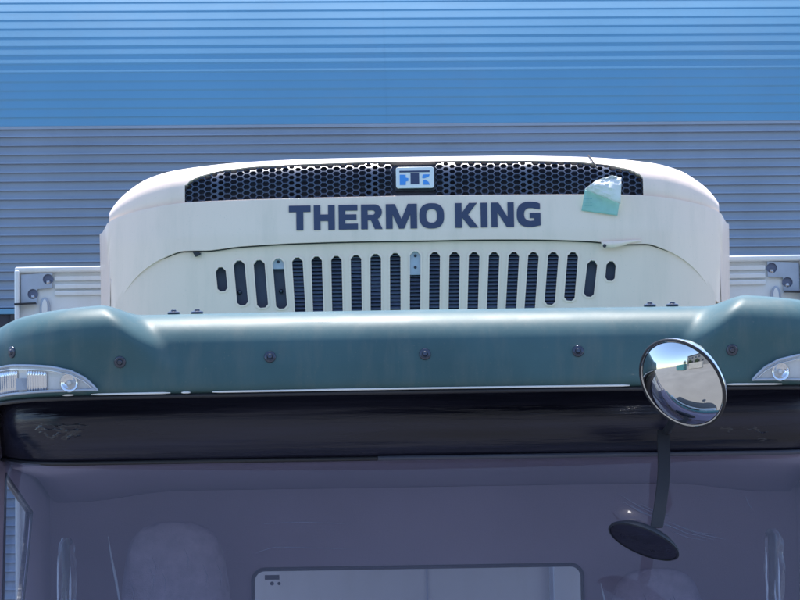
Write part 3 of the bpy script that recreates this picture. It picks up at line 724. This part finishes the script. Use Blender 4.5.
# lower grille panel with slots
PSET = .016
px_l = [-(archc[-1][0] - .02) + 2 * (archc[-1][0] - .02) * i / 120 for i in range(121)]
def panel_y(x, z): return Fy(x, z) + PSET
pb = MB()
for u in px_l:
    zt_ = archf(abs(u)) + .02; zt_ = max(zt_, 2.35)
    for off in (0, .012):
        for v in range(7): pb.v.append((CXU + u, panel_y(u * .97, zbot + (zt_ - zbot) * v / 6) + off, zbot + (zt_ - zbot) * v / 6))
for i in range(120):
    a0 = i * 14
    for v in range(6):
        pb.f.append((a0 + v, a0 + v + 14, a0 + v + 15, a0 + v + 1)); pb.f.append((a0 + 7 + v, a0 + 8 + v, a0 + 22 + v, a0 + 21 + v))
    pb.f.append((a0, a0 + 7, a0 + 21, a0 + 14)); pb.f.append((a0 + 6, a0 + 20, a0 + 27, a0 + 13))
pb.f.append(tuple([0, 1, 2, 3, 4, 5, 6, 13, 12, 11, 10, 9, 8, 7])); e0 = 120 * 14
pb.f.append(tuple([e0 + i for i in (7, 8, 9, 10, 11, 12, 13, 6, 5, 4, 3, 2, 1, 0)]))
panel = pb.build('lower_panel', M['cream2'], uo)
slots = [(220.5, 268, 223, 291.5, 10), (239, 261.5, 243, 305.5, 11), (259, 261, 263, 308, 11), (278, 259.5, 282, 309, 11), (297.3, 258.5, 301.5, 330, 10.5)]
slots += [(316.6, 257.5, 319, 330, 10.5), (336.4, 257, 338, 330, 10.5), (356, 256, 357, 330, 10.5), (375.7, 255, 376, 330, 10.5), (395.2, 254, 395.5, 330, 10.5), (415.3, 252.5, 415, 330, 10.5)]
slots += [(434.8, 253, 434, 330, 10.5), (454.6, 253, 453.4, 330, 10.5), (474.2, 253, 472, 330, 10.5), (494.2, 253, 491, 330, 10.5), (514, 253, 509.6, 330, 10.5),
          (533.6, 253, 528, 330, 10.5), (553.5, 253, 549.4, 305, 10.5), (573, 253, 569, 301, 10.5), (592.5, 261.5, 588.3, 297, 10), (611.3, 262, 609.6, 281, 9.5)]
UYP = UY + .03; cutters = []
def slotpoly(s, g=0):
    x0, y0, x1, y1, w_ = s; h = w_ / 2; P = []
    d = Vector((x1 - x0, y1 - y0)); ln = d.length; d /= ln; n_ = Vector((d.y, -d.x))
    shape = [(-h * .35 , -.5), (h * .35, -.5), (h, 3.4), (h, ln - 3), (h * .45, ln), (-h * .45, ln), (-h, ln - 3), (-h, 3.4)]
    gg = g
    for a_, t in shape:
        a2 = a_ * (1 + gg / h); t2 = t + (gg if t > ln / 2 else -gg)
        q = L(x0 + d.x * t2 + n_.x * a2, y0 + d.y * t2 + n_.y * a2, UYP); P.append((q.x, q.z))
    return P
for s in slots:
    P = slotpoly(s)
    cutters.append(MB().prism([(x, panel_y(x - CXU, z) - .05, z) for x, z in P], (0, .12, 0)).build('cut', None, tr, smooth=0))
boolean(panel, cutters)
pbv = panel.modifiers.new('bevel', 'BEVEL'); pbv.width = .0015; pbv.segments = 2; pbv.limit_method = 'ANGLE'; pbv.angle_limit = math.radians(50)
for i, s in enumerate(slots):
    P = slotpoly(s, 1.7); Pi = slotpoly(s, .15); n = len(P); v = []
    for x, z in P: v.append((x, panel_y(x - CXU, z) - .0004, z))
    for x, z in P: v.append((x, panel_y(x - CXU, z) - .0026, z))
    for x, z in Pi: v.append((x, panel_y(x - CXU, z) - .0032, z))
    for x, z in Pi: v.append((x, panel_y(x - CXU, z) + .006, z))
    f = []
    for r_ in range(3):
        for k in range(n): f.append((r_ * n + k, r_ * n + (k + 1) % n, (r_ + 1) * n + (k + 1) % n, (r_ + 1) * n + k))
    MB().add(v, f).build('vent_rim', M['cream'], uo, smooth=30)
    # louvres behind the slot
    lv = MB(); ya = s[1] - 1; yb = min(s[3], 335); full = 5 <= i <= 18 or i == 4
    x0w = L(s[0], s[1], UYP); x1w = L(s[2], s[3], UYP); lw = .020
    zz = x0w.z + .004; stp = .0118
    def xat(z): return x0w.x + (x1w.x - x0w.x) * (x0w.z - z) / max(.001, x0w.z - x1w.z)
    if full:
        while zz > x1w.z - .006:
            xc = xat(zz); yp = panel_y(xc - CXU, zz); lv.prism([(xc - lw, yp + .026, zz), (xc - lw, yp + .016, zz - .0075), (xc - lw, yp + .018, zz - .010), (xc - lw, yp + .029, zz - .0025)], (2 * lw, 0, 0)); zz -= stp
    else:
        xa_, xb_ = x0w, x1w
        lv.prism([(xa_.x - lw, panel_y(xa_.x - CXU, xa_.z) + .028, xa_.z + .01), (xa_.x + lw, panel_y(xa_.x - CXU, xa_.z) + .028, xa_.z + .01), (xb_.x + lw, panel_y(xb_.x - CXU, xb_.z) + .028, xb_.z - .01), (xb_.x - lw, panel_y(xb_.x - CXU, xb_.z) + .028, xb_.z - .01)], (0, .004, 0))
    lv.build('vent_louvre', M['louver'] if full else M['slotback'], uo, smooth=30)
def plate(px, y0, y1, w_, mm, nm):
    a_ = L(px - w_ / 2, y0, UYP); b__ = L(px + w_ / 2, y1, UYP); yy = panel_y(a_.x - CXU, a_.z)
    return MB().box((a_.x, yy + .008, b__.z), (b__.x, yy + .011, a_.z)).build(nm, mm, uo, bevel=.001)
for px, y0, y1, screws in ((415.3, 252, 275, (256, 267.5)), (278.3, 258.5, 269, (262,))):
    plate(px, y0, y1, 12, M['silver'] if False else M['casting'], 'bracket_plate')
    for sy in screws:
        q = L(px, sy, UYP); yy = panel_y(q.x - CXU, q.z) + .008
        MB().lathe((q.x, yy, q.z), (0, -1, 0), [(0, .004), (.003, .004), (.0045, .002), (.0048, 0)], 12).build('screw', M['bolt'], uo)
q = L(281, 291, UYP); MB().lathe((q.x, panel_y(q.x - CXU, q.z) + .02, q.z), (0, -1, 0), [(0, .006), (.004, .005), (.007, 0)], 12).build('screw', M['bolt'], uo)
q = L(239.5, 292, UYP); MB().lathe((q.x, panel_y(q.x - CXU, q.z) + .02, q.z), (0, -1, 0), [(0, .006), (.004, .005), (.007, 0)], 12).build('screw', M['bolt'], uo)
# dark tube painting the thin shade in the gap along the arch
pts = [(CXU + x, Fy(x, archf(abs(x))) + .012, archf(abs(x)) - .0012) for x in [-(archc[-1][0] - .002) + 2 * (archc[-1][0] - .002) * i / 160 for i in range(161)]]
MB().tube(pts, .0026, 6).build('arch_shade', M['rubber'], uo, smooth=80)
# clips in the arch
q = L(196, 253, UY); yy = Fy(q.x - CXU, q.z)
MB().prism([(q.x - .013, yy - .002, q.z + .007), (q.x + .010, yy - .002, q.z + .004), (q.x + .016, yy - .002, q.z - .001), (q.x + .003, yy - .002, q.z - .008), (q.x - .003, yy - .002, q.z - .010)], (0, .012, 0)).build('latch', M['black'], uo, bevel=.0015)
q = L(604.5, 246, UY); yy = Fy(q.x - CXU, q.z)
def lug(u, v):
    x = q.x - .010 + .125 * u; zt_ = q.z + .012 + .006 * u; dep_ = .020 * math.sin(math.pi * min(1, .12 + u)) * (1 - u) ** .8
    return (x, Fy(x - CXU, q.z) - .004 - .008 * math.sin(math.pi * v) * (1 - u), zt_ - (dep_ + .003) * v)
MB().grid(lug, [i / 16 for i in range(17)], [i / 6 for i in range(7)]).build('latch', M['cream'], uo, solid=.003, smooth=60)
MB().lathe((q.x, yy - .014, q.z), (0, -1, 0), [(0, .004), (.003, .004), (.0055, .001), (.006, -.003)], 14).build('screw', M['bolt'], uo)
# wire over the cap edge
w0 = U(590.5, 151); w1 = U(598, 167)
MB().tube([(w0[0], UY - Y0 + .13, w0[1] + .006), (w0[0] + .004, UY - Y0 + .07, w0[1] - .012), (w1[0], UY - Y0 + .035, w1[1])], .0022, 6).build('wire', M['rubber'], uo)
# main body behind the front
body = MB().box((CXU - HWU + .02, UY - Y0 + .30, zbot - .05), (CXU + HWU - .02, UY - Y0 + .56, seamf(HWU) - .03)).build('unit_body', M['cream'], uo, bevel=.02)

# lettering
k7 = [  # outlines in the photo's own letter units, y down
    ('T', [[(26, 0), (88, 0), (88, 19), (67, 19), (67, 72), (47, 72), (47, 19), (26, 19)]]),
    ('H', [[(97, 0), (116, 0), (116, 27), (138, 27), (138, 0), (157, 0), (157, 72), (138, 72), (138, 46), (116, 46), (116, 72), (97, 72)]]),
    ('E', [[(168, 0), (222, 0), (222, 17), (187, 17), (187, 28), (219, 28), (219, 44), (187, 44), (187, 55), (223, 55), (223, 72), (168, 72)]]),
]
def arc_(cx, cy, rx, ry, a0, a1, n=10, p=2.0):
    o = []
    for i in range(n + 1):
        t = math.radians(a0 + (a1 - a0) * i / n); c_, s_ = math.cos(t), math.sin(t)
        o.append((cx + math.copysign(abs(c_) ** (2 / p), c_) * rx, cy - math.copysign(abs(s_) ** (2 / p), s_) * ry))
    return o
k7.append(('R', [[(232, 0), (272, 0)] + arc_(270, 22, 22, 22, 90, -60, 10) [1:] + [(280, 43), (293, 72), (271, 72), (260, 46), (251, 46), (251, 72), (232, 72)],
                 [(251, 17), (251, 30), (266, 30)] + arc_(265, 23.5, 7, 6.5, -90, 90, 8)[1:]]))
k7.append(('M', [[(303, 0), (329, 0), (347.5, 44), (366, 0), (392, 0), (392, 72), (373, 72), (373, 30), (355, 72), (340, 72), (322, 30), (322, 72), (303, 72)]]))
k7.append(('O', [arc_(434, 36, 35.5, 37, 0, 360, 40, 2.5)[:-1], arc_(434, 36, 15.5, 20, 0, 360, 30, 2.6)[:-1]]))
k7.append(('K', [[(501, 0), (520, 0), (520, 29), (541, 0), (564, 0), (538, 34), (567, 72), (543, 72), (520, 41), (520, 72), (501, 72)]]))
k7.append(('I', [[(574, 0), (593, 0), (593, 72), (574, 72)]]))
k7.append(('N', [[(604, 0), (625, 0), (651, 43), (651, 0), (669, 0), (669, 72), (648, 72), (622, 29), (622, 72), (604, 72)]]))
g_ = [(744, 5), (744, 22)] + [(722, 18)] + arc_(719, 36, 21, 19, 95, 265, 14, 2.4)[1:] + [(727, 54), (727, 47), (714, 47), (714, 32), (745, 32), (745, 68)] + arc_(715, 36, 38, 37, -70, -290, 26, 2.5)[1:-1] + [(735, 1)]
k7.append(('G', [g_]))
pa = L(280 + 26 / 2.857, 190 + 117 / 2.857 + .0, UY); pb_ = L(280 + 745 / 2.857, 190 + 101 / 2.857, UY)
kx = (pb_.x - pa.x) / (745 - 26); kz = 25.3 * pxm / 72; zb_ = (pa.z + pb_.z) / 2 - .001
let_v = MB()
for ch, loops in k7:
    cu = bpy.data.curves.new('tmp', 'CURVE'); cu.dimensions = '2D'; cu.fill_mode = 'BOTH'; cu.extrude = .0012
    for lp in loops:
        sp = cu.splines.new('POLY'); sp.points.add(len(lp) - 1); sp.use_cyclic_u = True
        for i, (x, y) in enumerate(lp): sp.points[i].co = ((x - 26) * kx, (72 - y) * kz, 0, 1)
    to = bpy.data.objects.new('tmp', cu); C.objects.link(to)
    dg = bpy.context.evaluated_depsgraph_get(); dg.update()
    me = bpy.data.meshes.new_from_object(to.evaluated_get(dg))
    vs = []
    for v in me.vertices:
        x = pa.x + v.co.x; z = zb_ + v.co.y; vs.append((x, Fy(x - CXU, z) - .0018 + v.co.z, z))
    let_v.add(vs, [tuple(p.vertices) for p in me.polygons])
    bpy.data.objects.remove(to); bpy.data.meshes.remove(me)
let_v.build('lettering', M['navy'], uo, smooth=30)

# ------------------------------------------------------------------ cargo box
BY = 10.27
bl = (L(15.5, 300, BY).x); lampc = (L(45, 300, BY).x + L(775.5, 290, BY).x) / 2; bhw = lampc - bl
zT = (L(60, 265.5, BY).z + L(770, 258, BY).z) / 2
box = MB().box((lampc - bhw, BY - Y0, .75), (lampc + bhw, BY - Y0 + 5.2, zT)).build('cargo_box', M['white'], tr, bevel=.012)
fy = BY - Y0
MB().box((lampc - bhw, fy - .022, zT - .018), (lampc + bhw, fy - .001, zT + .001)).build('top_rail', M['white'], box, bevel=.006)
s1 = 1 / 3160 * BY
for k, dz_ in enumerate((.030, .056, .078)):
    MB().box((lampc - bhw + .128, fy - .010, zT - dz_ - .016), (lampc + bhw - .128, fy - .001, zT - dz_)).build('rail_rib', M['white'], box, bevel=.004)
for s in (-1, 1):
    ex = lampc + s * bhw; cxp = lambda a: ex - s * a
    MB().box((min(cxp(0), cxp(.016)), fy - .03, .78), (max(cxp(0), cxp(.016)), fy - .002, zT - .010)).build('corner_post', M['white'], box, bevel=.006)
    # L shaped grey casting with two scooped holes
    Lpoly = [(.020, .024), (.122, .018), (.122, .068), (.072, .072), (.072, .122), (.020, .122)]
    cs = MB().prism([(cxp(a_), fy - .014, zT - b__) for a_, b__ in Lpoly], (0, .010, 0)).build('corner_bracket', M['casting'], box)
    cts = []
    for a_, b__ in ((.108, .040), (.058, .088)):
        cts.append(MB().tube([(cxp(a_), fy - .05, zT - b__), (cxp(a_), fy + .02, zT - b__)], .017, 20).build('cut', None, tr, smooth=0))
    boolean(cs, cts)
    for a_, b__ in ((.108, .040), (.058, .088)):
        MB().lathe((cxp(a_), fy - .0042, zT - b__), (0, -1, 0), [(0, .001), (.017, .001)], 20).build('bracket_hole', M['louver'], box)
        MB().lathe((cxp(a_), fy - .004, zT - b__ - .012), (0, -1, .6), [(0, .012), (.005, .011), (.009, .005), (.011, 0)], 12).build('bracket_bolt', M['silver'], box)
    MB().prism([(cxp(.0), fy - .034, zT - .119), (cxp(.07), fy - .034, zT - .117), (cxp(.07), fy - .034, zT - .121), (cxp(.0), fy - .034, zT - .125)], (0, .02, 0)).build('joint', M['rubber'], box)
    # upright oval lamp
    zc = zT - .135; lx = cxp(.097)
    ov = [(lx + .017 * math.cos(t), zc + (.036 * math.sin(t) if math.sin(t) > 0 else .055 * math.sin(t))) for t in [2 * math.pi * i / 28 for i in range(28)]]
    ol = MB().prism([(x, fy - .012, z) for x, z in ov], (0, .012, 0)).build('marker_light', M['casting'], box, bevel=.003)
    MB().prism([(lx + (x - lx) * .55, fy - .018, zc + (z - zc) * .8) for x, z in ov], (0, .008, 0)).build('light_lens', M['badge'], box, bevel=.004)
xc_ = L(427, 580, BY).x
MB().box((xc_ - .003, fy - .003, .76), (xc_ + .003, fy - .001, zT - .03)).build('panel_seam', M['casting'], box)
q0 = L(549, 580, BY).x; q1 = L(554, 580, BY).x
MB().box((q0, fy - .02, .76), (q1, fy - .001, 2.3)).build('cable_duct', M['casting'], box, bevel=.004)

# ------------------------------------------------------------------ tape left on the unit (a thing of its own)
ta = at(585, 192, UY - .012); te = empty('paper_tag', (0, 0, 0)); bpy.data.objects.remove(te)
tg = empty('paper_tag', tuple(at(601, 214, UY - .01)), 'crumpled white and teal paper tag stuck over the honeycomb grille edge', 'paper tag')
org = Vector(tg.location)
def tape(corners, seed, amp, lift, nx=14, nz=10):
    c0, c1, c2, c3 = [at(*p, UY + .0) for p in corners]     # bottom-left, bottom-right, top-right, top-left
    def fn(u, v):
        P = c0.lerp(c1, u).lerp(c3.lerp(c2, u), v); x = P.x - X0 - CXU
        y = Y0 + Fy(x, P.z) - .004 - lift(u, v) - amp * abs(noise.noise(Vector((u * 3.1 + seed, v * 2.7, seed)))) - amp * .5 * abs(noise.noise(Vector((u * 7, v * 6 + seed, seed))))
        return Vector((P.x, y, P.z)) - org
    return MB().grid(fn, [i / nx for i in range(nx + 1)], [i / nz for i in range(nz + 1)])
o1 = tape([(581.5, 210.5), (617.5, 215.5), (620.5, 196), (585, 189)], 3.3, .006, lambda u, v: .010 * v + .004 * u).build('teal_half', M['green'], tg, smooth=25, solid=.0008)
o2 = tape([(584.5, 190), (620, 205), (621, 178), (596, 181)], 8.1, .015, lambda u, v: .018 + .012 * math.sin(math.pi * v) + .01 * u).build('white_half', M['paper'], tg, smooth=20, solid=.0008)
o3 = tape([(584.5, 190), (596, 181), (612, 176), (621, 178)], 5.7, .012, lambda u, v: .022).build('white_fold', M['paper'], tg, smooth=20, solid=.0008)
tx_ = MB()
for r_ in range(3):
    for k in range(5):
        p = at(584.5 + k * 1.6, 199.5 + r_ * 3.4, UY); x = p.x - X0 - CXU; y = Y0 + Fy(x, p.z) - .020
        tx_.box(tuple(Vector((p.x, y, p.z)) - org), tuple(Vector((p.x + .003, y + .001, p.z + .0014)) - org))
tx_.build('faint_print', M['ink'], tg)

# ------------------------------------------------------------------ what stands behind the camera (seen in the mirror)
b2 = empty('office_building', (6, -24, 0), 'long grey office building across the yard, seen only in the round mirror', 'building')
MB().box((-26, -8, 0), (24, 0, 10.5)).build('wall', M['darkwall'], b2)
MB().box((-26.4, -8.4, 10.5), (24.4, .4, 10.8)).build('roof', M['casting'], b2)
for k in range(14):
    for z_ in (3.6, 7.2): MB().box((-24 + k * 3.4, .0, z_), (-22.2 + k * 3.4, .05, z_ + 1.5)).build('window', M['pane'], b2)
for tx0, ty0 in ((-14, -20), (-19, -18), (-8, -21)):
    t = empty('yard_tree', (tx0, ty0, 0), 'leafy tree at the far edge of the yard, ' + {-14: 'middle one of the three', -19: 'farthest to the left', -8: 'nearest the office building'}[tx0], 'tree')
    MB().tube([(0, 0, 0), (.1, 0, 1.5), (0, .1, 3)], [.2, .15, .1], 8).build('trunk', M['bark'], t)
    lb = MB()
    for k in range(1500):
        a_, b__, r_ = random.uniform(0, 6.28), random.uniform(-1, 1), random.random() ** .4 * 1.9
        c_ = Vector((math.cos(a_) * math.sqrt(1 - b__ * b__), math.sin(a_) * math.sqrt(1 - b__ * b__), b__ * 1.1)) * r_ + Vector((0, 0, 4.2))
        d1 = Vector([random.uniform(-1, 1) for _ in range(3)]).normalized() * .14; d2 = d1.orthogonal().normalized() * .1
        lb.add([c_ - d1, c_ + d2, c_ + d1, c_ - d2], [(0, 1, 2, 3)])
    lb.build('crown', M['leaf'], t, smooth=0, flip=False)

for cx0, cy0, nm_, mm_, lb_ in ((-4, -6, 'storage_container', 'wood', 'beige ribbed storage container parked across the yard'), (-11, -3, 'storage_container', 'tealpaint', 'teal ribbed storage container parked across the yard')):
    t = empty(nm_, (cx0, cy0, 0), lb_, 'container')
    b = MB(); n = 60
    P = [(-3 + 6 * i / n, (0, .04, .04, 0)[i % 4], 0) for i in range(n + 1)]
    b.grid(lambda u, v: (P[u][0], P[u][1], .15 + 2.3 * v), list(range(n + 1)), [0, 1]); b.build('front_wall', M[mm_], t, smooth=0, solid=.03)
    MB().box((-3, -2.4, .1), (3, -.04, 2.55)).build('body', M[mm_], t, bevel=.02)
